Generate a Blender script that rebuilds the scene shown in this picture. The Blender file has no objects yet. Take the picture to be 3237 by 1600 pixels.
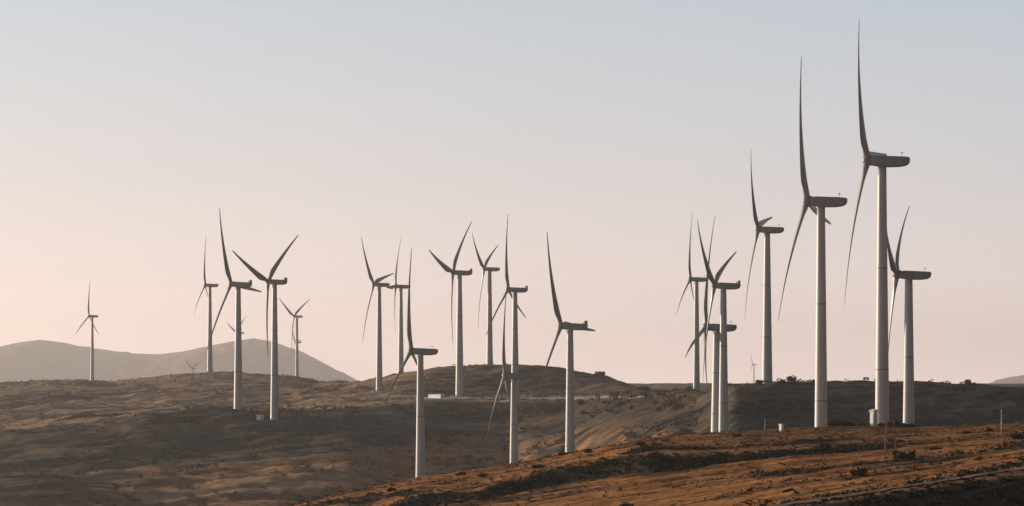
import bpy, math, random
import numpy as np
from mathutils import Matrix, Vector

random.seed(4)
RNG = np.random.default_rng(11)
scene = bpy.context.scene
COL = scene.collection

# ------------------------------------------------------------------ scale of the place
# The lens is long: 20 degrees wide.  Bearings are kept in the photograph's pixel
# columns, heights as levels below/above the eye line; everything is turned into metres here.
F = 3237 / 2 / math.tan(math.radians(10))
CX, HY = 1618.5, 1207.0
def at(px, py, d):
    return Vector(((px - CX) / F * d, d, (HY - py) / F * d))

EXPO = .4
# sky colours from the horizon up, and their tint from away from the sun (0) to towards it (1); both are halved here
SKY = [(1.50, 1.15, 1.04), (1.03, .855, .815), (.785, .715, .725), (.60, .635, .69), (.22, .26, .34), (.09, .115, .17)]
AZ = [(.068, .080, .088), (.15, .168, .18), (.48, .50, .525), (.50, .505, .52), (.53, .53, .54), (.80, .72, .64)]
SUN_AZ, SUN_EL = math.radians(-58), math.radians(8.0)     # azimuth from straight ahead, minus = left
SUN = Vector((math.sin(SUN_AZ) * math.cos(SUN_EL), math.cos(SUN_AZ) * math.cos(SUN_EL), math.sin(SUN_EL)))

# ------------------------------------------------------------------ noise
def _hash(ix, iy, seed):
    h = (ix.astype(np.int64) * 374761393 + iy.astype(np.int64) * 668265263 + seed * 1442695041) & 0x7FFFFFFF
    h = ((h ^ (h >> 13)) * 1274126177) & 0x7FFFFFFF
    return (h ^ (h >> 16)) & 0x7FFFFFFF
def perlin(x, y, seed=0):
    x = np.asarray(x, float); y = np.asarray(y, float)
    ix = np.floor(x); iy = np.floor(y); fx = x - ix; fy = y - iy
    u = fx * fx * fx * (fx * (fx * 6 - 15) + 10); v = fy * fy * fy * (fy * (fy * 6 - 15) + 10)
    def g(a, b):
        t = _hash(ix + a, iy + b, seed) * (2 * math.pi / 0x7FFFFFFF)
        return np.cos(t) * (fx - a) + np.sin(t) * (fy - b)
    return ((g(0, 0) * (1 - u) + g(1, 0) * u) * (1 - v) + (g(0, 1) * (1 - u) + g(1, 1) * u) * v) * 1.5
def fbm(x, y, seed=0, n=4, gain=.5):
    s = 0; a = 1.0; k = 1.0
    for i in range(n):
        s = s + a * perlin(x * k, y * k, seed + i * 17); a *= gain; k *= 2.03
    return s
def sstep(a, b, x):
    t = np.clip((x - a) / (b - a), 0, 1); return t * t * (3 - 2 * t)

# ------------------------------------------------------------------ shape of the land
def tab(*pairs):
    return np.array([p[0] for p in pairs], float), np.array([p[1] for p in pairs], float)
def ev(t, px): return np.interp(px, t[0], t[1])

KN = tab((-2500, 2300), (0, 2100), (950, 1900), (1800, 1730), (2514, 1602), (2800, 1560), (3237, 1492), (3900, 1430), (5700, 1350))
CR_D = tab((-2500, 420), (0, 430), (950, 460), (1325, 490), (1800, 530), (2255, 570), (2600, 600), (3237, 620), (5700, 640))
CR_Y = tab((-2500, 2200), (0, 1850), (500, 1715), (950, 1612), (1325, 1532), (1620, 1479), (1796, 1439), (2000, 1400), (2255, 1372), (2583, 1358), (2800, 1354), (3050, 1350), (3237, 1338), (5700, 1260))
VA_D = tab((-2500, 760), (0, 760), (950, 950), (1325, 1080), (1620, 1100), (1796, 1030), (2000, 930), (2255, 900), (2583, 870), (5700, 870))
VA_Z = tab((-2500, -55), (0, -58), (950, -60), (1325, -61), (1620, -64), (1796, -54), (2000, -49), (2255, -46), (2583, -42), (2860, -42), (5700, -36))
L6_D = tab((-2500, 1300), (0, 1310), (400, 1320), (800, 1330), (1100, 1330), (1325, 1420), (1620, 1440), (1796, 1390), (2000, 1230), (2140, 1120), (2235, 1040), (2275, 1000), (2330, 960), (5700, 950))
L6_Y = tab((-2500, 1490), (0, 1478), (400, 1470), (800, 1455), (1100, 1425), (1325, 1385), (1620, 1375), (1796, 1362), (2000, 1345), (2140, 1362), (2235, 1425), (2275, 1470), (2330, 1540), (5700, 1520))
L7_D = tab((-2500, 1450), (0, 1450), (380, 1460), (750, 1480), (860, 1490), (1100, 1520), (1340, 1570), (1620, 1590), (1796, 1580), (2000, 1430), (2140, 1290), (2235, 1180), (2275, 1130), (2310, 1075), (5700, 1060))
L7_Y = tab((-2500, 1380), (0, 1366), (380, 1330), (565, 1308), (750, 1301), (860, 1302), (960, 1306), (1100, 1298), (1250, 1283), (1340, 1270), (1620, 1272), (1796, 1270), (2000, 1266), (2140, 1266), (2235, 1278), (2310, 1285), (5700, 1285))
L8_D = tab((-2500, 1560), (0, 1560), (860, 1600), (1100, 1640), (1340, 1660), (1620, 1680), (1796, 1670), (2000, 1530), (2140, 1370), (2235, 1240), (2275, 1180), (2310, 1110), (5700, 1110))
L8_Y = tab((-2500, 1372), (0, 1362), (380, 1326), (750, 1302), (860, 1300), (1100, 1280), (1340, 1252), (1620, 1252), (1796, 1250), (2000, 1246), (2140, 1249), (2235, 1244), (2310, 1232), (5700, 1235))
L9_D = tab((-2500, 1900), (0, 1900), (860, 1900), (1100, 1800), (1340, 1770), (1620, 1790), (1796, 1780), (2000, 1610), (2140, 1430), (2235, 1275), (2275, 1205), (2310, 1132), (5700, 1132))
L9_Y = tab((-2500, 1300), (0, 1285), (400, 1280), (860, 1250), (1100, 1246), (1340, 1238), (1620, 1240), (1796, 1238), (2000, 1240), (2140, 1246), (2235, 1238), (2310, 1221), (5700, 1230))
T_D = tab((-2500, 2400), (0, 2400), (1000, 2300), (1130, 2000), (1257, 1930), (1910, 1890), (2075, 1600), (2140, 1480), (2235, 1300), (2275, 1225), (2310, 1150), (5700, 1150))
T_Y = tab((-2500, 1220), (0, 1214), (125, 1206), (250, 1202), (350, 1209), (420, 1200), (540, 1189), (700, 1182), (880, 1189), (1000, 1206), (1095, 1211), (1130, 1206), (1195, 1200), (1257, 1183), (1380, 1161), (1500, 1154), (1630, 1155), (1760, 1164), (1825, 1180), (1910, 1188), (1930, 1200), (2010, 1222), (2075, 1238), (2180, 1243), (2255, 1237), (2300, 1223), (2390, 1219), (2510, 1213), (2765, 1210), (2890, 1211), (3080, 1219), (3237, 1225), (5700, 1235))

def controls(px):
    """depths and heights of the folds of the land along the bearings px (array n) -> two (K, n) arrays"""
    one = np.ones_like(px)
    D = []; Z = []
    def add(d, y=None, z=None):
        d = d * one
        D.append(d); Z.append((HY - y) / F * d if z is None else z * one)
    add(-120., z=-6.0); add(0., z=-1.8); add(60., z=-4.5)
    kn = ev(KN, px)
    add(190., y=kn + 580); add(232., y=kn); add(262., y=kn - 12); add(300., y=kn - 24)
    add(ev(CR_D, px), y=ev(CR_Y, px))
    add(ev(VA_D, px), z=ev(VA_Z, px))
    add(ev(L6_D, px), y=ev(L6_Y, px)); add(ev(L7_D, px), y=ev(L7_Y, px)); add(ev(L8_D, px), y=ev(L8_Y, px))
    add(ev(L9_D, px), y=ev(L9_Y, px)); add(ev(T_D, px), y=ev(T_Y, px))
    add(ev(T_D, px) + 260, z=Z[-1] - 14)
    add(3300., y=1213); add(6500., z=-18.); add(17000., z=-45.)
    return np.array(D), np.array(Z)

PXS = np.arange(-2500, 5701, 6.0)
_D, _Z = controls(PXS)
_k = np.exp(-.5 * (np.arange(-6, 7) / 2.2) ** 2); _k /= _k.sum()
def _smooth(A):
    return np.array([np.convolve(np.pad(r, 6, mode='edge'), _k, mode='valid') for r in A])
_D = _smooth(_D); _Z = _smooth(_Z)
_h = np.diff(_D, axis=0); _s = np.diff(_Z, axis=0) / _h
_M = np.zeros_like(_Z)
w1 = 2 * _h[1:] + _h[:-1]; w2 = _h[1:] + 2 * _h[:-1]
with np.errstate(divide='ignore', invalid='ignore'):
    hm = (w1 + w2) / (w1 / _s[:-1] + w2 / _s[1:])
_M[1:-1] = np.where(_s[:-1] * _s[1:] > 0, hm, 0)

def base_height(x, y):
    x = np.asarray(x, float); y = np.asarray(y, float)
    px = np.clip(CX + x * F / np.maximum(y, 60.), -2499, 5690)
    j = (px + 2500) / 6.0; j0 = np.clip(j.astype(int), 0, len(PXS) - 2); t = j - j0
    out = np.zeros_like(px); done = np.zeros(px.shape, bool)
    G = lambda A, k: A[k][j0] * (1 - t) + A[k][j0 + 1] * t
    K = len(_D)
    d1 = G(_D, 0); yy = np.clip(y, -119.9, 16990.)
    for k in range(K - 1):
        d0 = d1; d1 = G(_D, k + 1)
        m = (~done) & (yy <= d1)
        if not m.any(): continue
        h = (d1 - d0); q = np.clip((yy - d0) / h, 0, 1)
        z0, z1, m0, m1 = G(_Z, k), G(_Z, k + 1), G(_M, k), G(_M, k + 1)
        q2 = q * q; q3 = q2 * q
        z = (2 * q3 - 3 * q2 + 1) * z0 + (q3 - 2 * q2 + q) * h * m0 + (-2 * q3 + 3 * q2) * z1 + (q3 - q2) * h * m1
        out[m] = z[m]; done |= m
    return out

def streak_coord(x, y):
    a = math.radians(-14)
    return x * math.cos(a) - y * math.sin(a), x * math.sin(a) + y * math.cos(a)

def los_depth(px, py, d0=264., d1=600.):
    """distance at which the sight line through (px, py) meets the near ridge"""
    d = np.arange(d0, d1, 1.0); x = (px - CX) / F * d
    lev = HY - base_height(x, d) / d * F
    k = np.argmax(lev <= py)
    return float(d[k] if lev[k] <= py else d1)
FOLDS = []     # gullies and little banks on the near ridge: bearing, level, height of the bank (m)
for pts, wid in (
    (((1330, 1600, .9), (1500, 1585, 1.0), (1750, 1534, 1.3), (1900, 1510, 1.7), (2050, 1498, 1.9), (2200, 1480, 1.3), (2400, 1458, .8), (2700, 1430, .5), (2950, 1412, .15), (3200, 1400, .0)), 5.),
    (((1880, 1475, .1), (2000, 1458, .7), (2250, 1430, .45), (2500, 1408, .3), (2800, 1392, .1)), 3.),
    (((1000, 1600, .3), (1150, 1584, .8), (1300, 1574, .5), (1420, 1562, .1)), 3.),
    (((2350, 1600, .2), (2560, 1592, 1.0), (2700, 1572, 1.2), (2830, 1548, 1.0), (3000, 1522, .5), (3237, 1470, .3)), 3.),
    (((2300, 1520, .0), (2500, 1500, .5), (2800, 1475, .4), (3000, 1448, .6), (3237, 1425, .5)), 3.)):
    P = np.array([p[0] for p in pts], float); Dp = np.array([los_depth(p[0], p[1]) for p in pts]); Hh = np.array([p[2] for p in pts])
    FOLDS.append((P, Dp, Hh, wid))
def folds(x, y):
    px = CX + x * F / np.maximum(y, 60.)
    wob = fbm(x / 14, y / 40, 131, 3)
    z = np.zeros_like(px)
    for P, Dp, Hh, wid in FOLDS:
        h = np.interp(px, np.concatenate([[P[0] - 180], P, [P[-1] + 180]]), np.concatenate([[0], Hh, [0]])); d0 = np.interp(px, P, Dp) + 4 * wob
        t = y - d0
        z = z + h * (1 + .5 * wob) * sstep(-wid, wid, t) * np.exp(-np.maximum(t - wid, 0) / 45.)
    return z

def height(x, y):
    x = np.asarray(x, float); y = np.asarray(y, float)
    z = base_height(x, y)
    near = sstep(265, 330, y) * (1 - sstep(640, 760, y))
    knoll = 1 - sstep(225, 300, y)
    mid = sstep(700, 950, y) * (1 - sstep(2600, 4000, y))
    sx, sy = streak_coord(x, y)
    z = z + near * (folds(x, y) + .50 * fbm(sx / 60, sy / 9, 3, 3) + .17 * fbm(sx / 10, sy / 3.4, 9, 3) + .05 * perlin(x / 1.3, y / 1.1, 21))
    z = z + knoll * (.12 * fbm(x / 7, y / 7, 31, 3))
    pxx = CX + x * F / np.maximum(y, 60.)
    lane = np.exp(-((y - ev(L7_D, pxx) - 42) / 52) ** 2) * sstep(1240, 1330, pxx) * (1 - sstep(2080, 2200, pxx))
    mid = mid * (1 - .9 * lane)
    z = z + mid * ((1.0 + .8 * (1 - sstep(900, 1250, pxx))) * fbm(sx / 75, sy / 15, 39, 3) + 1.5 * fbm(x / 130, y / 90, 41, 3) + .75 * fbm(x / 42, y / 30, 43, 3) + .42 * fbm(x / 11, y / 9, 47, 3))
    roll = sstep(900, 1060, y) * (1 - sstep(-420, -90, y - ev(T_D, pxx))) * (1 - sstep(1150, 1400, pxx))
    z = z + roll * 2.3 * fbm((x + .45 * (y - 1300)) / 62, (y - .2 * x) / 170, 141, 3)
    z = z + sstep(4000, 7000, y) * 6 * fbm(x / 900, y / 900, 61, 3)
    return z
def ground(x, y): return float(height(np.array([x]), np.array([y]))[0])

# ------------------------------------------------------------------ material helpers
def new_mat(name):
    m = bpy.data.materials.new(name); m.use_nodes = True
    nt = m.node_tree; b = nt.nodes['Principled BSDF']
    return m, nt, b
def N(nt, typ, **kw):
    n = nt.nodes.new(typ)
    for k, v in kw.items():
        if k in n.inputs.keys(): n.inputs[k].default_value = v
        else: setattr(n, k, v)
    return n
def noise(nt, vec, scale, detail=4, rough=.55):
    n = N(nt, 'ShaderNodeTexNoise'); n.inputs['Scale'].default_value = scale
    n.inputs['Detail'].default_value = detail; n.inputs['Roughness'].default_value = rough
    if vec is not None: nt.links.new(vec, n.inputs['Vector'])
    return n.outputs['Fac']
def ramp(nt, fac, stops):
    r = N(nt, 'ShaderNodeValToRGB'); e = r.color_ramp.elements
    e[0].position, e[0].color = stops[0][0], (*stops[0][1], 1)
    e[1].position, e[1].color = stops[-1][0], (*stops[-1][1], 1)
    for p, c in stops[1:-1]:
        q = e.new(p); q.color = (*c, 1)
    nt.links.new(fac, r.inputs['Fac']); return r.outputs['Color']
def mix(nt, fac, a, b):
    m = N(nt, 'ShaderNodeMix', data_type='RGBA')
    for s, v in (('Factor', fac), ('A', a), ('B', b)):
        sock = [i for i in m.inputs if i.name == s and (i.type == 'RGBA' or s == 'Factor' and i.type == 'VALUE')][0]
        if hasattr(v, 'default_value') or hasattr(v, 'is_linked'): nt.links.new(v, sock)
        else: sock.default_value = (*v, 1) if s != 'Factor' else v
    return [o for o in m.outputs if o.type == 'RGBA'][0]
def bump(nt, b, fac, strength, dist):
    n = N(nt, 'ShaderNodeBump'); n.inputs['Strength'].default_value = strength; n.inputs['Distance'].default_value = dist
    nt.links.new(fac, n.inputs['Height']); nt.links.new(n.outputs['Normal'], b.inputs['Normal'])
def mapping(nt, scale=(1, 1, 1), rot=(0, 0, 0), coord='Object'):
    tc = N(nt, 'ShaderNodeTexCoord'); mp = N(nt, 'ShaderNodeMapping')
    mp.inputs['Scale'].default_value = scale; mp.inputs['Rotation'].default_value = rot
    nt.links.new(tc.outputs[coord], mp.inputs['Vector']); return mp.outputs['Vector']

def paint_mat(name, col, dirt, rough=.45):
    m, nt, b = new_mat(name)
    v = mapping(nt, (1.3, 1.3, .12))
    n1 = noise(nt, v, .8, 6, .6); n2 = noise(nt, mapping(nt), .25, 4)
    c = ramp(nt, n1, [(.3, dirt), (.62, col)])
    c2 = ramp(nt, n2, [(.35, tuple(k * .9 for k in col)), (.7, col)])
    nt.links.new(mix(nt, .5, c, c2), b.inputs['Base Color'])
    b.inputs['Roughness'].default_value = rough
    return m
M_TOWER = paint_mat('tower_paint', (.415, .43, .425), (.365, .375, .37))
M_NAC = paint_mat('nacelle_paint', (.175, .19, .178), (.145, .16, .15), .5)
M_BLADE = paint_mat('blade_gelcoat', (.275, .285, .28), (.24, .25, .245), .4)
M_COOLER = paint_mat('cooler_metal', (.20, .20, .20), (.14, .14, .14), .5)
M_CREAM = paint_mat('cream_paint', (.74, .68, .52), (.62, .56, .42), .6)
M_WHITE = paint_mat('white_paint', (.78, .77, .74), (.66, .65, .62), .5)
M_RUST = paint_mat('rusty_steel', (.11, .05, .03), (.07, .03, .02), .8)
M_DARKMETAL = paint_mat('dark_metal', (.09, .09, .09), (.06, .06, .06), .5)

def ground_mat():
    m, nt, b = new_mat('hillside_grass')
    at1 = N(nt, 'ShaderNodeAttribute', attribute_name='scrub'); at2 = N(nt, 'ShaderNodeAttribute', attribute_name='tone')
    sv = mapping(nt, (.12, .55, .5), (0, 0, math.radians(14)))
    n1 = noise(nt, sv, 1.0, 6, .62)
    n2 = noise(nt, mapping(nt, (1, 1.6, 1), (0, 0, math.radians(14))), .9, 8, .72)
    n3 = noise(nt, mapping(nt, (1, 1.9, 1), (0, 0, math.radians(14))), .05, 9, .72)
    n4 = noise(nt, mapping(nt), .22, 9, .75)
    dry = ramp(nt, n1, [(.34, (.050, .022, .010)), (.43, (.21, .084, .025)), (.53, (.42, .178, .050)), (.66, (.60, .29, .10))])
    dry2 = ramp(nt, n2, [(.36, (.055, .026, .012)), (.48, (.31, .128, .040)), (.64, (.56, .265, .092))])
    dryc = mix(nt, .45, dry, dry2)
    brown = ramp(nt, n3, [(.36, (.11, .080, .048)), (.46, (.28, .195, .115)), (.55, (.39, .27, .16)), (.66, (.52, .37, .23))])
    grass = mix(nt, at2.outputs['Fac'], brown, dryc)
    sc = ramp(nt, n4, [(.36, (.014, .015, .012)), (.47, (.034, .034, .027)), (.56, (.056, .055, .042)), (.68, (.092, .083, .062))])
    at3 = N(nt, 'ShaderNodeAttribute', attribute_name='knoll_shade')
    shade_col = ramp(nt, n2, [(.3, (.006, .006, .006)), (.7, (.022, .021, .019))])  # near-black colour standing in for shade on the knoll slope
    nt.links.new(mix(nt, at3.outputs['Fac'], mix(nt, at1.outputs['Fac'], grass, sc), shade_col), b.inputs['Base Color'])
    b.inputs['Roughness'].default_value = 1.0; b.inputs['Specular IOR Level'].default_value = .05
    bump(nt, b, n2, .5, .35)
    return m
M_GROUND = ground_mat()

def simple_ground(name, stops, scale):
    m, nt, b = new_mat(name)
    n = noise(nt, mapping(nt), scale, 6, .65)
    nt.links.new(ramp(nt, n, stops), b.inputs['Base Color'])
    b.inputs['Roughness'].default_value = 1.0; b.inputs['Specular IOR Level'].default_value = .05
    bump(nt, b, n, .4, .2)
    return m
M_GRAVEL = simple_ground('pale_gravel', [(.3, (.27, .235, .19)), (.5, (.43, .38, .32)), (.7, (.58, .52, .44))], .25)
M_TRACK = simple_ground('dusty_track', [(.36, (.045, .030, .022)), (.48, (.11, .076, .055)), (.62, (.19, .135, .10))], .35)
M_MOUNT = simple_ground('far_mountain_scrub', [(.3, (.09, .075, .055)), (.5, (.13, .11, .08)), (.7, (.18, .15, .11))], .004)
def leaf_mat(name, a, c):
    m, nt, b = new_mat(name)
    n = noise(nt, mapping(nt), 1.7, 4)
    nt.links.new(ramp(nt, n, [(.3, a), (.7, c)]), b.inputs['Base Color'])
    b.inputs['Roughness'].default_value = .9; b.inputs['Specular IOR Level'].default_value = .1
    return m
M_LEAF = leaf_mat('scrub_leaf', (.030, .028, .016), (.062, .055, .030))
M_DRYLEAF = leaf_mat('dry_scrub_leaf', (.085, .045, .018), (.20, .105, .040))
M_SHADE_LEAF = leaf_mat('shaded_scrub_leaf', (.008, .008, .007), (.026, .024, .020))  # darker copy of the scrub leaf, knoll shade put into its colour
M_STRAW = leaf_mat('straw', (.20, .10, .038), (.42, .23, .10))
M_HEATH = leaf_mat('heath_leaf', (.034, .034, .022), (.078, .072, .044))

# ------------------------------------------------------------------ object helpers
def mesh_np(name, V, Fq, smooth=False):
    me = bpy.data.meshes.new(name)
    V = np.asarray(V, np.float32); Fq = np.asarray(Fq, np.int32)
    k = Fq.shape[1]
    me.vertices.add(len(V)); me.vertices.foreach_set('co', V.ravel())
    me.loops.add(Fq.size); me.loops.foreach_set('vertex_index', Fq.ravel())
    me.polygons.add(len(Fq)); me.polygons.foreach_set('loop_start', np.arange(len(Fq), dtype=np.int32) * k)
    me.polygons.foreach_set('loop_total', np.full(len(Fq), k, np.int32))
    me.polygons.foreach_set('use_smooth', np.full(len(Fq), smooth))
    me.update(calc_edges=True); me.validate()
    return me
def link(name, me, mat=None, parent=None):
    o = bpy.data.objects.new(name, me); COL.objects.link(o)
    if mat is not None and not me.materials: me.materials.append(mat)
    if parent is not None: o.parent = parent
    return o
def empty(name, loc, rz=0, sc=1):
    o = bpy.data.objects.new(name, None); COL.objects.link(o)
    o.location = loc; o.rotation_euler = (0, 0, rz); o.scale = (sc, sc, sc); o.empty_display_size = 1
    return o
def tag(o, label=None, cat=None, group=None, kind=None):
    for k, v in (('label', label), ('category', cat), ('group', group), ('kind', kind)):
        if v: o[k] = v
class MB:
    def __init__(s): s.v = []; s.f = []
    def loft(s, rings, cap=True, closed=True):
        n = len(rings[0]); b = len(s.v)
        for r in rings: s.v += [tuple(p) for p in r]
        for i in range(len(rings) - 1):
            for j in range(n if closed else n - 1):
                a = b + i * n + j; c = b + i * n + (j + 1) % n
                s.f.append((a, c, c + n, a + n))
        if cap:
            s.f.append(tuple(b + j for j in range(n))[::-1]); s.f.append(tuple(b + (len(rings) - 1) * n + j for j in range(n)))
        return s
    def tube(s, p0, p1, r0, r1=None, n=10):
        p0, p1 = Vector(p0), Vector(p1); r1 = r0 if r1 is None else r1
        q = (p1 - p0).to_track_quat('Z', 'Y'); rs = []
        for p, r in ((p0, r0), (p1, r1)):
            rs.append([p + q @ Vector((r * math.cos(2 * math.pi * j / n), r * math.sin(2 * math.pi * j / n), 0)) for j in range(n)])
        return s.loft(rs)
    def box(s, x0, x1, y0, y1, z0, z1, bev=.0):
        def ring(z, i):
            return [(x0 + i, y0, z), (x1 - i, y0, z), (x1, y0 + i, z), (x1, y1 - i, z), (x1 - i, y1, z), (x0 + i, y1, z), (x0, y1 - i, z), (x0, y0 + i, z)]
        return s.loft([ring(z0, max(bev, .001)), ring(z1, max(bev, .001))])
    def mesh(s, name, smooth=False):
        me = bpy.data.meshes.new(name); me.from_pydata(s.v, [], s.f); me.update()
        if smooth:
            me.polygons.foreach_set('use_smooth', [len(p.vertices) == 4 for p in me.polygons])
        return me

# ------------------------------------------------------------------ the ground sheet
def build_ground():
    u = np.concatenate([np.arange(-2480, -150, 40.), np.arange(-150, 3390, 4.), np.arange(3390, 5690, 40.)])
    y = np.concatenate([np.arange(-115, 180, 6.), np.arange(180, 265, 1.), np.arange(265, 640, .7), np.arange(640, 900, 3.),
                        np.arange(900, 2100, 3.), np.arange(2100, 2700, 8.), np.geomspace(2700, 16950, 90)])
    U, Y = np.meshgrid(u, y)
    X = (U - CX) / F * np.sqrt(Y * Y + 150. ** 2)
    Zz = height(X, Y)
    nv, nu = X.shape
    V = np.stack([X, Y, Zz], -1).reshape(-1, 3)
    idx = np.arange(nv * nu).reshape(nv, nu)
    Q = np.stack([idx[:-1, :-1], idx[:-1, 1:], idx[1:, 1:], idx[1:, :-1]], -1).reshape(-1, 4)
    me = mesh_np('ground', V, Q, True)
    x, yy = V[:, 0].astype(float), V[:, 1].astype(float)
    px = CX + x * F / np.maximum(yy, 60.)
    D6, D7, D8, DT = ev(L6_D, px), ev(L7_D, px), ev(L8_D, px), ev(T_D, px)
    n = fbm(x / 85, yy / 60, 71, 4); n2 = fbm(x / 22, yy / 16, 73, 4); n3 = fbm(x / 240, yy / 120, 75, 3)
    # where scrub has taken over the dry grass: the steep bank, the dark shoulder right, the tops
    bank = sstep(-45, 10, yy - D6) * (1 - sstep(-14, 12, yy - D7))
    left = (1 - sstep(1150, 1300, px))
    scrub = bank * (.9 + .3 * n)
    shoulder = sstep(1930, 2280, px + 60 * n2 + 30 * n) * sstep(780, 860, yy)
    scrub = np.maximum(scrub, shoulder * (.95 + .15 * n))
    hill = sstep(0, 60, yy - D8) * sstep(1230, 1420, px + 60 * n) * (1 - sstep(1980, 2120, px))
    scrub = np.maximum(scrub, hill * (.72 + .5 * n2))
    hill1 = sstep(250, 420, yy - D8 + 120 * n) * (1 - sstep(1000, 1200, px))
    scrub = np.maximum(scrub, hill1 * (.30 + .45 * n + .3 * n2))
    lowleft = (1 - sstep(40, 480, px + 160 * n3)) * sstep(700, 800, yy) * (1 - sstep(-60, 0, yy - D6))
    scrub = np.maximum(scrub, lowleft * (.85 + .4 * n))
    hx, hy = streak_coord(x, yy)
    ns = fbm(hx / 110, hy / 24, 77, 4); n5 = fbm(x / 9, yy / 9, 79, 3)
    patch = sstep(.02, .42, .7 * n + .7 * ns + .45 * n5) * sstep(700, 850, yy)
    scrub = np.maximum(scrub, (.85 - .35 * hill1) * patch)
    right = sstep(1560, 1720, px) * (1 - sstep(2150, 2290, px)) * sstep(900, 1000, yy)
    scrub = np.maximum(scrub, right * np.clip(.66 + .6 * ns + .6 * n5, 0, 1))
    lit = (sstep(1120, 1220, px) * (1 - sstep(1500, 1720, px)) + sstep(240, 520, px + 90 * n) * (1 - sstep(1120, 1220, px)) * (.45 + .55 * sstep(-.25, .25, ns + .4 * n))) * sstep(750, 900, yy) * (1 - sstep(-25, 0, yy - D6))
    scrub = scrub * (1 - .6 * lit)  # sunlight on these slopes put into the colour: less scrub, warmer tone
    sx, sy = streak_coord(x, yy)
    st = fbm(sx / 38, sy / 9, 81, 4)
    nearm = 1 - sstep(640, 800, yy)
    scrub = np.maximum(scrub, nearm * .8 * sstep(.28, .62, st))
    fo = folds(x, yy); fo0 = folds(x, yy - 4.)
    fo1 = folds(x, yy + 3.)
    scrub = np.maximum(scrub, nearm * .95 * sstep(.06, .30, (fo1 - fo0) + .08 * n5))
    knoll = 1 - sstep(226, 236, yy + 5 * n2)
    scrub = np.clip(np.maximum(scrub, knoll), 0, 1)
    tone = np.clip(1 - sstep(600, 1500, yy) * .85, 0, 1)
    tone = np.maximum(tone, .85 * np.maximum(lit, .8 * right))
    for nm, arr in (('scrub', scrub), ('tone', tone), ('knoll_shade', knoll * sstep(2100, 2450, px))):  # the last mask paints the knoll's shade at lower right
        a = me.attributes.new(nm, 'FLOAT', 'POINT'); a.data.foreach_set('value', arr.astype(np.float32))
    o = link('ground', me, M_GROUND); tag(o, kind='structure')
build_ground()

def strip(name, px0, px1, inner, outer, mat, lift, n=240, m=5):
    """a ribbon draped over the land between two distances"""
    P = np.linspace(px0, px1, n); V = []
    for i in range(m):
        t = i / (m - 1)
        d = inner(P) * (1 - t) + outer(P) * t
        x = (P - CX) / F * d
        V.append(np.stack([x, d, height(x, d) + lift], -1))
    V = np.concatenate(V); idx = np.arange(n * m).reshape(m, n)
    Q = np.stack([idx[:-1, :-1], idx[:-1, 1:], idx[1:, 1:], idx[1:, :-1]], -1).reshape(-1, 4)
    o = link(name, mesh_np(name, V, Q, True), mat); tag(o, kind='structure')
def jag(P, s, a): return a * fbm(P / 40., np.zeros_like(P), s, 3)
strip('road', 1340, 2060, lambda P: ev(L7_D, P) + 28 + jag(P, 91, 14) + np.where(P < 1440, -12, 0) - 10 * sstep(1650, 1800, P), lambda P: ev(L7_D, P) + 58 + jag(P, 93, 8) - 10 * sstep(1900, 2060, P), M_GRAVEL, .35, 400, 9)
strip('track', 2300, 3900, lambda P: 236 + jag(P, 95, 2.5), lambda P: 256 + jag(P, 97, 9.), M_TRACK, .12, 500, 14)

# ------------------------------------------------------------------ far mountains
def build_mountains():
    MY = tab((-2500, 1090), (-1500, 1140), (-600, 1085), (-250, 1118), (0, 1096), (60, 1083), (125, 1074), (200, 1083), (290, 1105), (380, 1117), (500, 1121), (600, 1107),
             (700, 1085), (800, 1069), (850, 1078), (955, 1112), (1055, 1168), (1120, 1209), (1250, 1236), (3120, 1236), (3170, 1222), (3237, 1200), (3400, 1150), (3700, 1120), (4300, 1160), (5700, 1110))
    px = np.arange(-2480, 5690, 6.)
    pd = np.linspace(0, 1, 110)
    Pp, T = np.meshgrid(px, pd)
    Y = 12300 + T * 5200
    X = (Pp - CX) / F * 14500
    crest = (HY - ev(MY, px)) / F * 14500
    crest = np.convolve(np.pad(crest, 1, mode='edge'), np.ones(3) / 3, mode='valid')
    prof = np.where(T < .42, sstep(0, .42, T) * .5 + .5 * T / .42, 1 - sstep(.42, 1, T))
    base = -70.
    Z = base + (crest[None, :] - base) * prof
    rug = fbm(X / 420, Y / 700, 101, 5)
    fine = fbm(X / 90, Y / 160, 103, 4)
    Z = Z + fine * 2.2 + (rug * 34 + (1 - np.abs(fbm(X / 300 + .2 * rug, Y / 900, 107, 3))) * 26 - 15) * np.clip((crest[None, :] - base) / 150, 0, 1) * (1 - np.exp(-((T - .42) / .10) ** 2)) * sstep(0, .1, T)
    nv, nu = X.shape
    idx = np.arange(nv * nu).reshape(nv, nu)
    Q = np.stack([idx[:-1, :-1], idx[:-1, 1:], idx[1:, 1:], idx[1:, :-1]], -1).reshape(-1, 4)
    o = link('mountains', mesh_np('mountains', np.stack([X, Y, Z], -1).reshape(-1, 3), Q, True), M_MOUNT); tag(o, kind='structure')
build_mountains()

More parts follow.
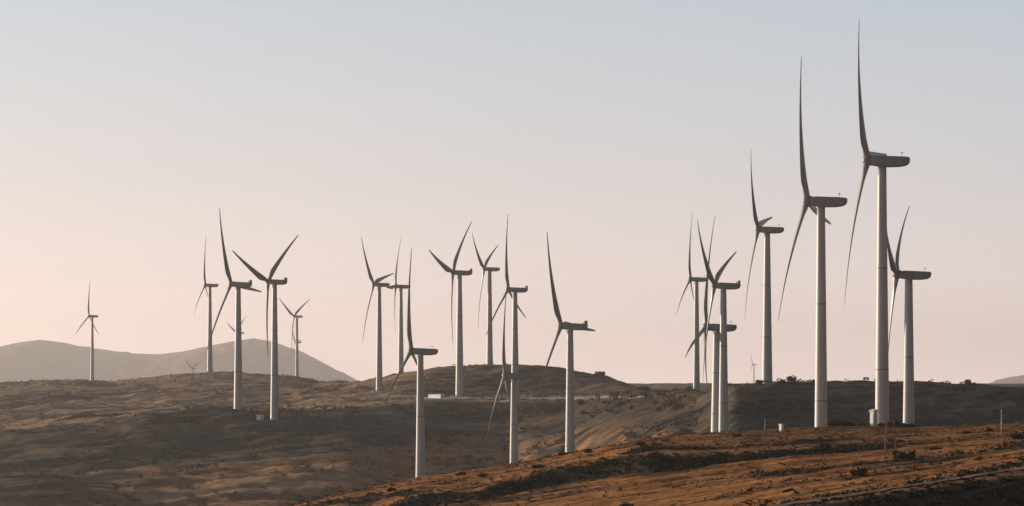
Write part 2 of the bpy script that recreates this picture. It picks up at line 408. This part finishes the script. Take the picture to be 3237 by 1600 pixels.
# ------------------------------------------------------------------ wind turbines
R0 = 41.0
TILT = math.radians(3.9)
def blade_mesh():
    mb = MB(); rings = []
    n = 18
    for t in [0.0, .02, .045, .075, .11, .15, .20, .27, .35, .44, .54, .64, .74, .83, .90, .95, .98, .995, 1.0]:
        z = R0 * t
        if t < .03: chord, th, tw = 1.75, 1.75, .35
        else:
            e = sstep(.03, .18, t)
            chord = float(1.75 * (1 - e) + e * (3.15 - 2.55 * max(0, t - .18) / .82))
            th = float(1.75 * (1 - e) + e * chord * (.42 - .24 * min(1, t / .75)))
            tw = math.radians(20 * (1 - t) ** 2 + 3)
        if t > .97: chord *= math.sqrt(max(.02, 1 - ((t - .97) / .031) ** 2)); th *= .8
        ax = R0 * (.105 * t - .085 * t * t)
        ring = []
        e2 = float(sstep(.03, .18, t))
        for j in range(n):
            a = 2 * math.pi * j / n
            c = math.cos(a); s_ = math.sin(a)
            yy = chord * .5 * c + e2 * chord * .2            # chord direction
            tk = th * .5 * s_ * (1 - e2 * .45 * c * -1 if c < 0 else 1 - e2 * .72 * c)
            ring.append((ax + tk * math.cos(tw) + yy * math.sin(tw), -tk * math.sin(tw) + yy * math.cos(tw), z))
        rings.append(ring)
    return mb.loft(rings).mesh('blade', True)
def hub_mesh():
    mb = MB(); rings = []
    for x, r in ((-1.3, 1.2), (-1.0, 1.35), (.4, 1.38), (.8, 1.2), (1.1, .85), (1.3, .45), (1.36, .1)):
        rings.append([(x, r * math.cos(2 * math.pi * j / 24), r * math.sin(2 * math.pi * j / 24)) for j in range(24)])
    return mb.loft(rings).mesh('hub', True)
def nacelle_mesh():
    # long box with rounded edges, flat roof, belly that rises towards the raked tail
    mb = MB(); rings = []
    for x, w, zt, zb in ((2.75, 1.15, 1.0, -1.1), (2.45, 1.45, 1.25, -1.45), (1.2, 1.62, 1.42, -1.62), (-1.5, 1.7, 1.48, -1.66), (-4.2, 1.66, 1.52, -1.45), (-5.9, 1.58, 1.54, -1.05), (-6.7, 1.45, 1.50, -.45), (-6.95, 1.2, 1.35, .1)):
        c = .38; r = []
        for (yy, zz) in ((w - c, zt), (w - .1, zt - .12), (w, zt - c), (w, zb + c), (w - .12, zb + .12), (w - c, zb)):
            r.append((x, yy, zz * .88))
        r += [(x, -p[1], p[2]) for p in r[::-1]]
        rings.append(r)
    return mb.loft(rings).mesh('nacelle', False)
def cooler_mesh():
    mb = MB()
    mb.box(-6.75, -6.25, -1.35, 1.35, 1.30, 2.6, .12)
    for yy in (-1.0, 0, 1.0): mb.tube((-5.2, yy, 1.3), (-6.3, yy, 2.35), .07)
    return mb.mesh('cooler')
def mast_mesh():
    mb = MB()
    mb.tube((-5.0, .7, 1.25), (-5.0, .7, 2.3), .05); mb.tube((-5.0, -.1, 2.15), (-5.0, 1.5, 2.15), .04)
    mb.tube((-5.0, -.1, 2.15), (-5.0, -.1, 2.45), .11, .09); mb.tube((-5.25, 1.5, 2.35), (-4.8, 1.5, 2.35), .07)
    mb.tube((-5.0, 1.5, 2.15), (-5.0, 1.5, 2.35), .05)
    return mb.mesh('wind_sensor')
ME = dict(blade=blade_mesh(), hub=hub_mesh(), nacelle=nacelle_mesh(), cooler=cooler_mesh(), wind_sensor=mast_mesh())
for k, m in (('blade', M_BLADE), ('hub', M_NAC), ('nacelle', M_NAC), ('cooler', M_COOLER), ('wind_sensor', M_DARKMETAL)): ME[k].materials.append(m)

def tower_mesh(h, rt, rb):
    mb = MB(); rings = []
    n = 40
    zs = [0, .5, .5, .5]
    prof = [(-2.0, rb + .9), (.25, rb + .9), (.3, rb + .02)]
    segs = 24
    for i in range(segs + 1):
        t = i / segs; prof.append((.3 + (h - 1.75 - .3) * t, rb + (rt - rb) * t))
    head, rest = prof[:3], prof[3:]
    for z, r in head + rest: rings.append([(r * math.cos(2 * math.pi * j / n), r * math.sin(2 * math.pi * j / n), z) for j in range(n)])
    return mb.loft(rings).mesh('tower', True)
def door_mesh():
    mb = MB(); r = 1.95; rings = []
    for z0, z1, w in ((1.5, 3.6, .5),):
        for z in (z0, z1):
            rings.append([(-r - .06, -w, z), (-r - .06, w, z), (-r + .3, w, z), (-r + .3, -w, z)])
    mb.loft(rings)
    for k in range(6): mb.box(-r - 2.2 + k * .3, -r - 1.85 + k * .3, -.6, .6, .28 + .2 * k, .34 + .2 * k)
    mb.box(-r - .5, -r + .05, -.7, .7, 1.40, 1.47)
    for yy in (-.62, .62):
        mb.tube((-r - 2.2, yy, 1.2), (-r - .4, yy, 2.4), .03); mb.tube((-r - 2.2, yy, .2), (-r - 2.2, yy, 1.2), .03)
    return mb.mesh('entrance_door')
def slab_mesh():
    mb = MB(); n = 28
    mb.loft([[(r * (1 + .05 * math.sin(3 * a)) * math.cos(a), r * (1 + .05 * math.sin(3 * a)) * math.sin(a), z) for a in (2 * math.pi * j / n for j in range(n))] for r, z in ((8.5, -1.2), (7.6, .12), (5.0, .2), (4.9, .24), (4.7, .5), (3.2, .55))])
    return mb.mesh('foundation')
ME['foundation'] = slab_mesh(); ME['foundation'].materials.append(M_GRAVEL)
ME['entrance_door'] = door_mesh(); ME['entrance_door'].materials.append(M_DARKMETAL)

GROUP = 'wind turbines on the hills'
# hub column, hub row, distance, rotor radius in photo pixels, sin(yaw), blade angle, cooler?, label
TURB = [
 (2742, 507, 720, 508, .14, 84, 0, 'tallest wind turbine, its upper blade reaching highest into the sky'),
 (2552, 635, 762, 480, .19, 96, 0, 'second tallest wind turbine, left of the tallest one'),
 (2835, 867, 905, 410, .10, 55, 0, 'rightmost wind turbine of all, close behind the tallest tower'),
 (2397, 725, 1214, 310, .16, 80, 0, 'slim wind turbine on the dark shoulder, left of the two tallest, short blade over nacelle'),
 (2232, 1033, 1020, 368, .14, 14, 0, 'low hubbed wind turbine at left of the dark shoulder, blade curving down left'),
 (2259, 902, 1010, 314, .24, 68, 1, 'wind turbine with V shaped upper blades, its tower just right of a low hubbed one'),
 (2182.5, 882, 1760, 213, .18, 116, 0, 'thin wind turbine left of the V bladed one, standing behind the brown hillside'),
 (1774, 1030, 1140, 330, .36, 92, 1, 'white wind turbine right of the middle hill, one blade pointing right past its nacelle'),
 (1597, 1187, 1225, 308, .15, 112, 0, 'wind turbine with hub seen against the middle hill and a sunlit blade hanging down left'),
 (1607, 915, 1600, 240, .30, 111, 1, 'wind turbine whose tower drops behind the low sunlit bladed turbine before the middle hill'),
 (1531, 850, 1960, 191, .26, 64, 0, 'small wind turbine standing behind the crest of the middle hill, V shaped upper blades'),
 (1432, 861, 1640, 240, .32, 45, 1, 'wind turbine beside the pale road on the middle hill, blades spread in a Y'),
 (1300, 1109, 1130, 328, .28, 112, 0, 'wind turbine rising behind the orange ridge, just left of the one with the sunlit blade'),
 (1251, 905, 2080, 178, .14, 27, 0, 'thin wind turbine behind the left slope of the middle hill, nacelle touching its left neighbour'),
 (1182, 899, 1765, 195, .34, 78, 0, 'wind turbine at the left foot of the middle hill, third blade pointing up right'),
 (848, 890, 1432, 248, .48, 51, 1, 'wind turbine with wide Y of blades, standing by a kiosk on the dark left bank'),
 (731, 898, 1500, 262, .40, 94, 1, 'wind turbine on the crest of the dark left bank, left of the Y bladed one'),
 (649, 901, 2300, 160, .20, 113, 0, 'thin wind turbine behind the left hill, just left of the two larger bank turbines'),
 (750, 1052, 4100, 88, .40, 51, 0, 'tiny distant wind turbine half hidden behind the tower on the dark left bank'),
 (930, 1000, 3420, 112, .50, 60, 0, 'small distant Y bladed wind turbine before the right slope of the far mountain'),
 (933, 1082, 4650, 80, .28, 85, 0, 'tiny wind turbine lined up behind the small Y bladed one by the far mountain'),
 (606, 1165, 6400, 56, .55, 68, 0, 'faint tiny wind turbine barely visible against the far mountain haze'),
 (281.5, 999, 3220, 117, .36, 119, 0, 'lone small wind turbine at far left before the far mountain'),
 (2379, 1153, 7500, 48, .26, 92, 0, 'tiny distant wind turbine beyond the right crest beside a slim tower'),
]
for (px, py, d, rp, s, phi, cool, label) in TURB:
    sc = rp * d / F / R0
    psi = math.asin(s); th = math.pi - psi - math.atan((px - CX) / F)
    hub = at(px, py, d)
    fwd = Vector((math.cos(th), math.sin(th), 0))
    base = hub - fwd * 3.75 * sc
    gz = ground(base.x, base.y)
    root = empty('wind_turbine', (base.x, base.y, gz), th, sc)
    tag(root, label, 'wind turbine', GROUP)
    H = (hub.z - gz) / sc
    rt, rb = (1.08, 1.95) if d < 850 else (1.2, 2.25)
    link('tower', tower_mesh(H, rt, rb), M_TOWER, root)
    for fz in (1 / 3, 2 / 3):
        zz = .3 + (H - 2.05) * fz; rr = rb + (rt - rb) * fz
        mb = MB(); mb.loft([[(r_ * math.cos(math.pi * j / 16), r_ * math.sin(math.pi * j / 16), z_) for j in range(32)] for z_, r_ in ((zz - .16, rr - .05), (zz - .15, rr + .045), (zz + .15, rr + .045), (zz + .16, rr - .05))])
        link('flange', mb.mesh('flange'), M_NAC, root)
    link('foundation', ME['foundation'], None, root)
    dr = link('entrance_door', ME['entrance_door'], None, root); dr.location.x = 1.95 - rb
    nac = link('nacelle', ME['nacelle'], None, root)
    tiltm = Matrix.Rotation(-TILT, 4, 'Y')
    nac.matrix_local = Matrix.Translation((0, 0, H - .25)) @ tiltm
    if cool: c = link('cooler', ME['cooler'], None, nac)
    else: c = link('wind_sensor', ME['wind_sensor'], None, nac)
    hb = link('hub', ME['hub'], None, root)
    hb.matrix_local = Matrix.Translation((3.75, 0, H)) @ tiltm
    for k in range(3):
        b = link('blade', ME['blade'], None, root)
        b.matrix_local = Matrix.Translation((3.75, 0, H)) @ tiltm @ Matrix.Rotation(math.radians(phi + 120 * k), 4, 'X') @ Matrix.Translation((0, 0, .0))

# ------------------------------------------------------------------ small built things
def place(px, d, dz=0):
    x = (px - CX) / F * d
    return Vector((x, d, ground(x, d) + dz))

def kiosk(loc, rz, w, dp, h, mat, label):
    r = empty('transformer_kiosk', loc, rz); tag(r, label, 'transformer kiosk')
    mb = MB(); mb.box(-w / 2, w / 2, -dp / 2, dp / 2, -.6, h, .04); link('cabinet', mb.mesh('cabinet'), mat, r)
    mb = MB(); k = .18
    mb.loft([[(-w / 2 - k, -dp / 2 - k, h + .005), (w / 2 + k, -dp / 2 - k, h + .005), (w / 2 + k, dp / 2 + k, h + .005), (-w / 2 - k, dp / 2 + k, h + .005)],
             [(-w / 2 - k, -dp / 2 - k, h + .14), (w / 2 + k, -dp / 2 - k, h + .14), (w / 2 + k, dp / 2 + k, h + .14), (-w / 2 - k, dp / 2 + k, h + .14)],
             [(-w / 2 * .9, -.05, h + .5), (w / 2 * .9, -.05, h + .5), (w / 2 * .9, .05, h + .5), (-w / 2 * .9, .05, h + .5)]])
    link('roof', mb.mesh('roof'), mat, r)
    mb = MB(); mb.box(-w * .3, w * .3, -dp / 2 - .05, -dp / 2 - .004, .1, h * .85, .02)
    for i in range(4): mb.box(-w * .25, w * .25, -dp / 2 - .08, -dp / 2 - .052, .3 + i * .16, .38 + i * .16, .01)
    link('door', mb.mesh('door'), M_WHITE, r)
kiosk(place(2762, 607), math.radians(-50), 1.15, 1.15, 3.2, M_CREAM, 'cream kiosk in sunlight at the left foot of the tallest turbine tower')
kiosk(place(822, 1428), math.radians(-20), 3.0, 2.4, 2.1, M_TOWER, 'small pale kiosk at the left foot of the turbine on the dark left bank')
kiosk(place(1380, 1612), math.radians(-48), 10.5, 3.2, 2.2, M_WHITE, 'long low pale substation hut at the left end of the pale road')

def post(name, px, d, h, r, label, cat, mat, extra):
    o = empty(name, place(px, d)); tag(o, label, cat)
    mb = MB(); mb.tube((0, 0, -.5), (0, 0, h), r, r * .8); link('pole', mb.mesh('pole', True), mat, o)
    mb = MB()
    if extra == 'cap': mb.tube((0, 0, h), (0, 0, h + .12), r * 1.5, r * 1.1)
    if extra == 'arm': mb.tube((-.5, 0, h - .25), (.5, 0, h - .25), .05); mb.tube((-.45, 0, h - .25), (-.45, 0, h), .06); mb.tube((.45, 0, h - .25), (.45, 0, h), .06)
    link('cap' if extra == 'cap' else 'crossarm', mb.mesh(extra), mat, o)
post('pole', 3166, 470, 4.0, .10, 'thin pale pole standing on the orange ridge at far right', 'pole', M_TOWER, 'cap')
post('pole', 2418, 575, 2.4, .07, 'short thin grey pole on the ridge crest left of a white cabinet', 'pole', M_TOWER, 'cap')
def lattice(px, d, h):
    r = empty('lattice_mast', place(px, d)); tag(r, 'thin rusty lattice mast on the near orange slope below the tallest turbine', 'mast')
    a, b = .85, .42
    cs = [(-1, -1), (1, -1), (1, 1), (-1, 1)]
    for i, (sx, sy) in enumerate(cs):
        mb = MB(); mb.tube((sx * a, sy * a, -.4), (sx * b, sy * b, h), .065, .05, 6); link('leg', mb.mesh('leg'), M_RUST, r)
        mb = MB(); tx, ty = cs[(i + 1) % 4]; n = 7
        for k in range(n):
            w0 = a + (b - a) * k / n; w1 = a + (b - a) * (k + 1) / n; z0 = h * k / n; z1 = h * (k + 1) / n
            mb.tube((sx * w0, sy * w0, z0), (tx * w1, ty * w1, z1), .03, None, 5); mb.tube((sx * w1, sy * w1, z1), (tx * w1, ty * w1, z1), .03, None, 5)
        link('bracing', mb.mesh('bracing'), M_RUST, r)
def cabinet(px, d):
    r = empty('meter_cabinet', place(px, d), math.radians(-50)); tag(r, 'bright white upright cabinet on the orange ridge crest between the turbines', 'cabinet')
    mb = MB(); mb.box(-.42, .42, -.3, .3, -.1, 1.75, .05); link('box', mb.mesh('box'), M_WHITE, r)
    mb = MB(); mb.box(-.5, .5, -.38, .38, 1.755, 1.84, .04); link('lid', mb.mesh('lid'), M_WHITE, r)
    mb = MB(); mb.box(-.34, .34, -.33, -.303, .15, 1.6, .01); link('door', mb.mesh('door'), M_WHITE, r)
    mb = MB(); mb.box(-.55, .55, -.42, .42, -.6, -.105, .02); link('plinth', mb.mesh('plinth'), M_GRAVEL, r)
cabinet(2470, 572)
lattice(2815, 375, 5.6)

# ------------------------------------------------------------------ bushes
def leaf_cloud(n, w, h, leaf, rng, flat=.0):
    """n leaf clumps in an uneven mound, a set of quads"""
    lob = [(rng.uniform(-.35, .35) * w, rng.uniform(-.35, .35) * w, rng.uniform(.15, .62) * h, rng.uniform(.22, .40)) for _ in range(6)]
    V = []; Q = []
    for i in range(n):
        lx, ly, lz, lr = lob[rng.integers(len(lob))]
        p = rng.normal(size=3); p /= np.linalg.norm(p) + 1e-9; p *= rng.uniform(.3, 1.05) ** .5
        c = np.array([lx + p[0] * lr * w, ly + p[1] * lr * w, max(.02, lz + p[2] * lr * h)])
        a = rng.normal(size=3); a /= np.linalg.norm(a); b = np.cross(a, rng.normal(size=3)); b /= np.linalg.norm(b) + 1e-9
        s = leaf * rng.uniform(.6, 1.4)
        k = len(V); V += [c - a * s - b * s * .55, c + a * s - b * s * .55, c + a * s * .8 + b * s * .55, c - a * s * .8 + b * s * .55]
        Q.append((k, k + 1, k + 2, k + 3))
    return np.array(V), np.array(Q)
def bush(px, d, w, h, label, mat=M_LEAF, n=420):
    rng = np.random.default_rng(int(px * 7 + d))
    o = empty('bush', place(px, d, -.05)); tag(o, label, 'bush', 'bushes on the hills')
    V, Q = leaf_cloud(n, w, h, .085 * w ** .8, rng)
    link('foliage', mesh_np('foliage', V, Q), mat, o)
    mb = MB()
    for i in range(6):
        a = rng.uniform(0, 6.28); mb.tube((0, 0, -.1), (math.cos(a) * w * .25, math.sin(a) * w * .25, h * rng.uniform(.4, .7)), .04 * w ** .5, .012, 5)
    link('stem', mb.mesh('stem'), M_DRYLEAF, o)
BUSH = [
 (2860, 372, 2.5, 1.9, 'largest dark bush on the orange ridge, below the tallest turbine'),
 (2715, 330, 1.8, 1.3, 'dark bush near the lower edge of the orange ridge, left of the largest bush'),
 (2830, 455, 2.3, .7, 'low dark bush on the ridge between the largest bush and the tallest turbine'),
 (3222, 420, 2.2, 1.0, 'dark bush at the right edge of the photo on the orange ridge'),
 (3125, 520, 1.5, 1.0, 'small bush left of the thin pale pole'),
 (3060, 500, 1.7, .7, 'low tawny bush on the upper ridge between the tallest turbine and the pale pole'),
 (2020, 500, 1.6, 1.0, 'dark bush on the orange slope below the double towers'),
 (1990, 440, 1.7, .8, 'dark low bush just under the crest at middle right of the ridge'),
 (1780, 524, 1.5, .8, 'dark bush at the foot of the turbine whose blade points right'),
 (1455, 498, 1.6, .9, 'dark bush on the crest between the two middle towers'),
 (1530, 476, 1.2, .6, 'small dark bush on the slope just left of the sunlit bladed turbine'),
 (1980, 345, 1.6, .9, 'dark bush at the bottom edge of the photo, centre right'),
 (1410, 1400, 7.0, 4.2, 'rounded dark bush patch on the brown slope right of the nearest middle turbine'),
 (1960, 1400, 3.4, 3.0, 'dark bush on the brown slope left of the double towers'),
 (2035, 1560, 5.0, 3.4, 'dark bush near the right end of the pale road'),
 (1778, 1300, 2.6, 3.4, 'upright dark bush beside the tower whose blade points right'),
 (2468, 1143, 3.6, 3.4, 'left one of two bushes on the dark shoulder skyline'),
 (2497, 1145, 4.2, 3.6, 'right one of two bushes on the dark shoulder skyline'),
 (2405, 1143, 3.4, 2.2, 'bush on the skyline at the foot of the slim tower'),
 (3068, 1144, 3.6, 2.6, 'lone bush on the right skyline beyond the tallest turbine'),
 (1965, 1893, 9.0, 4.2, 'dark bush clump on the right end of the middle hill skyline'),
 (1895, 1897, 7.0, 3.6, 'bush on the right shoulder of the middle hill'),
 (1840, 1500, 4.2, 3.2, 'bush below the pale road right of the turbine whose blade points right'),
 (1650, 1760, 6.0, 4.0, 'dark bush on the middle hill face above the pale road'),
 (3089, 345, 1.3, .8, 'small dark bush on the lower orange slope, right of the largest bush'),
 (2492, 318, 1.3, .7, 'small bush near the bottom edge, below the white cabinet'),
 (2960, 400, 1.5, .8, 'small round bush on the orange slope right of the lattice mast'),
 (2075, 505, 1.6, 1.0, 'round bush just below the crest, left of the double towers'),
 (1857, 500, 1.8, 1.0, 'round dark bush under the crest, right of the turbine whose blade points right'),
 (1900, 335, 1.4, .8, 'dark bush at the bottom edge of the photo, left of the other bottom bush'),
 (1700, 470, 1.7, 1.0, 'dark bush on the slope between two middle towers, lower than the crest'),
 (1240, 470, 1.5, .9, 'dark bush on the ridge left of the leftmost orange ridge tower'),
 (2330, 520, 1.5, .9, 'bush on the upper orange slope between the double towers and the white cabinet'),
 (2600, 440, 1.6, .8, 'bush on the mid slope below the second tallest tower'),
 (2680, 606, 3.0, 1.5, 'dark bush on the crest between the two tallest towers'),
 (2640, 604, 2.4, 1.3, 'bush on the crest just right of the second tallest tower'),
 (2725, 608, 2.2, 1.7, 'tall ragged bush on the crest just left of the cream kiosk'),
 (2795, 611, 2.4, 1.3, 'dark bush on the crest right in front of the tallest tower'),
 (2868, 612, 2.6, 1.2, 'dark bush on the crest at the foot of the rightmost turbine'),
 (2825, 610, 4.6, 1.7, 'wide dark bush on the crest between the tallest tower and the one behind it'),
]
for b in BUSH: bush(b[0], b[1], b[2], b[3], b[4])

# ------------------------------------------------------------------ ground cover nobody could count
def cover(name, pts, wr, hr, nleaf, leaf, mat):
    protos = [leaf_cloud(nleaf, 1.0, 1.0, leaf, np.random.default_rng(200 + i)) for i in range(12)]
    VV = []; QQ = []; k = 0
    for (x, y, z), w, h, r in zip(pts, wr, hr, RNG.uniform(0, 6.283, len(pts))):
        V, Q = protos[RNG.integers(12)]
        c, s = math.cos(r), math.sin(r)
        P = np.stack([(V[:, 0] * c - V[:, 1] * s) * w + x, (V[:, 0] * s + V[:, 1] * c) * w + y, V[:, 2] * h + z - .03], -1)
        VV.append(P); QQ.append(Q + k); k += len(V)
    o = link(name, mesh_np(name, np.concatenate(VV), np.concatenate(QQ)), mat); tag(o, kind='stuff')
def scatter(n, px0, px1, d0, d1, keep=None):
    px = RNG.uniform(px0, px1, n); d = np.sqrt(RNG.uniform(d0 ** 2, d1 ** 2, n)); x = (px - CX) / F * d
    if keep is not None:
        m = keep(x, d, px); x, d = x[m], d[m]
    return np.stack([x, d, height(x, d)], -1)
p = scatter(26000, -100, 3400, 266, 640, lambda x, y, px: fbm(*[c / s for c, s in zip(streak_coord(x, y), (38, 9))], 81, 4) + RNG.normal(0, .22, len(x)) > .08)
cover('dry_grass_tufts', p, RNG.uniform(.25, .8, len(p)), RNG.uniform(.12, .34, len(p)), 10, .17, M_DRYLEAF)
p = scatter(16000, -100, 3400, 266, 640, lambda x, y, px: fbm(*[c / s for c, s in zip(streak_coord(x, y), (30, 7))], 85, 4) + RNG.normal(0, .3, len(x)) > .1)
cover('straw_tufts', p, RNG.uniform(.25, .7, len(p)), RNG.uniform(.15, .4, len(p)), 8, .15, M_STRAW)
p = scatter(60000, -100, 3400, 266, 640, lambda x, y, px: folds(x, y + 3) - folds(x, y - 4) + RNG.normal(0, .10, len(x)) > .24)
cover('gully_scrub', p, RNG.uniform(.5, 1.5, len(p)), RNG.uniform(.25, .75, len(p)), 18, .15, M_LEAF)
p = scatter(14000, -100, 3400, 266, 640, lambda x, y, px: fbm(*[c / s for c, s in zip(streak_coord(x, y), (38, 9))], 81, 4) + RNG.normal(0, .25, len(x)) > .25)
cover('dark_scrub', p, RNG.uniform(.4, 1.1, len(p)), RNG.uniform(.2, .5, len(p)), 16, .16, M_LEAF)
p = scatter(13000, -250, 3500, 850, 2420, lambda x, y, px: fbm(x / 85, y / 60, 71, 4) + RNG.normal(0, .25, len(x)) > -.05)
cover('hill_scrub', p, RNG.uniform(.8, 1., len(p)) * RNG.uniform(.9, 1.9, len(p)) ** 2, RNG.uniform(.5, 1.7, len(p)), 18, .17, M_HEATH)
hillk = lambda x, y, px: .7 * fbm(x / 85, y / 60, 71, 4) + .7 * fbm(*[c / k for c, k in zip(streak_coord(x, y), (110, 24))], 77, 4) + RNG.normal(0, .3, len(x)) > .25
p = scatter(2200, -250, 3500, 900, 2400, hillk)
cover('thicket', p, RNG.uniform(2.5, 7.5, len(p)), RNG.uniform(.8, 2.4, len(p)), 46, .085, M_HEATH)
p = scatter(3800, 250, 2200, 930, 1560, lambda x, y, px: fbm(x / 30, y / 40, 87, 3) + RNG.normal(0, .3, len(x)) > .38)
cover('brush', p, RNG.uniform(1.6, 6.0, len(p)), RNG.uniform(1.2, 3.4, len(p)), 60, .085, M_LEAF)
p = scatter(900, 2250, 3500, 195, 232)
cover('verge_scrub', p, RNG.uniform(.4, 1.2, len(p)), RNG.uniform(.15, .45, len(p)), 16, .16, M_SHADE_LEAF)

# ------------------------------------------------------------------ air
def build_haze():
    mb = MB(); mb.loft([[(-15500, -300, z), (15500, -300, z), (15500, 18600, z), (-15500, 18600, z)] for z in (-95, 330)])
    m = bpy.data.materials.new('haze_air'); m.use_nodes = True; nt = m.node_tree
    nt.nodes.remove(nt.nodes['Principled BSDF'])
    v = nt.nodes.new('ShaderNodeVolumePrincipled')
    v.inputs['Color'].default_value = (.90, .87, .87, 1); v.inputs['Density'].default_value = HAZE_DENS
    v.inputs['Anisotropy'].default_value = .4
    v.inputs['Density Attribute'].default_value = ''
    nt.links.new(v.outputs['Volume'], nt.nodes['Material Output'].inputs['Volume'])
    m.volume_intersection_method = 'FAST' if hasattr(m, 'volume_intersection_method') else None
    o = link('haze', mb.mesh('haze'), m); tag(o, kind='stuff')
HAZE_DENS = 5.1e-5
build_haze()

# ------------------------------------------------------------------ light, sky, camera
sun = bpy.data.lights.new('sun', 'SUN'); sun.energy = 4.6; sun.angle = math.radians(.5); sun.color = (1, .80, .62)
so = bpy.data.objects.new('sun', sun); COL.objects.link(so); so.rotation_euler = (-SUN).to_track_quat('-Z', 'Y').to_euler()
so.location = (0, 0, 50)

w = bpy.data.worlds.new('World'); scene.world = w; w.use_nodes = True
nt = w.node_tree; bg = nt.nodes['Background']
sky = nt.nodes.new('ShaderNodeTexSky'); sky.sky_type = 'NISHITA'; sky.sun_disc = False
sky.sun_elevation = SUN_EL; sky.sun_rotation = SUN_AZ
sky.air_density = 1.0; sky.dust_density = 2.0; sky.ozone_density = 1.5; sky.altitude = 300
# hand-set gradient over the physical sky, dimmed away from the sun to deepen shade
tc = nt.nodes.new('ShaderNodeTexCoord'); sep = nt.nodes.new('ShaderNodeSeparateXYZ')
nt.links.new(tc.outputs['Generated'], sep.inputs['Vector'])
def mth(op, *vals):
    n = nt.nodes.new('ShaderNodeMath'); n.operation = op
    for i, v in enumerate(vals):
        if isinstance(v, (int, float)): n.inputs[i].default_value = v
        else: nt.links.new(v, n.inputs[i])
    return n.outputs[0]
elev = mth('POWER', mth('MAXIMUM', sep.outputs['Z'], 0.0), .5)
lay = ramp(nt, elev, [(0.0, SKY[0]), (.17, SKY[1]), (.262, SKY[2]), (.36, SKY[3]), (.62, SKY[4]), (1.0, SKY[5])])
dot = nt.nodes.new('ShaderNodeVectorMath'); dot.operation = 'DOT_PRODUCT'
nt.links.new(tc.outputs['Generated'], dot.inputs[0]); dot.inputs[1].default_value = (math.sin(SUN_AZ), math.cos(SUN_AZ), 0)
az = mth('MULTIPLY_ADD', dot.outputs['Value'], .5, .5)
glow = ramp(nt, az, [(0.0, AZ[0]), (.45, AZ[1]), (.685, AZ[2]), (.767, AZ[3]), (.835, AZ[4]), (1.0, AZ[5])])
def vec(op, a, b_):
    n = nt.nodes.new('ShaderNodeVectorMath'); n.operation = op
    nt.links.new(a, n.inputs[0])
    if op == 'SCALE': n.inputs['Scale'].default_value = b_
    else: nt.links.new(b_, n.inputs[1])
    return n.outputs['Vector']
layered = vec('SCALE', vec('MULTIPLY', lay, glow), 2.0 / .12 / 2 ** EXPO)
nt.links.new(mix(nt, .8, sky.outputs['Color'], layered), bg.inputs['Color'])
bg.inputs['Strength'].default_value = .12

cam = bpy.data.cameras.new('camera'); co = bpy.data.objects.new('camera', cam); COL.objects.link(co)
co.location = (0, 0, 0); co.rotation_euler = (math.radians(90), 0, 0)
cam.sensor_width = 36; cam.lens = 18 / math.tan(math.radians(10)); cam.shift_y = (HY - 800) / 3237
cam.clip_start = .5; cam.clip_end = 60000
scene.camera = co
scene.view_settings.view_transform = 'Standard'; scene.view_settings.look = 'None'
scene.view_settings.gamma = 1; scene.view_settings.exposure = EXPO
scene.render.engine = 'CYCLES'
scene.cycles.use_denoising = True
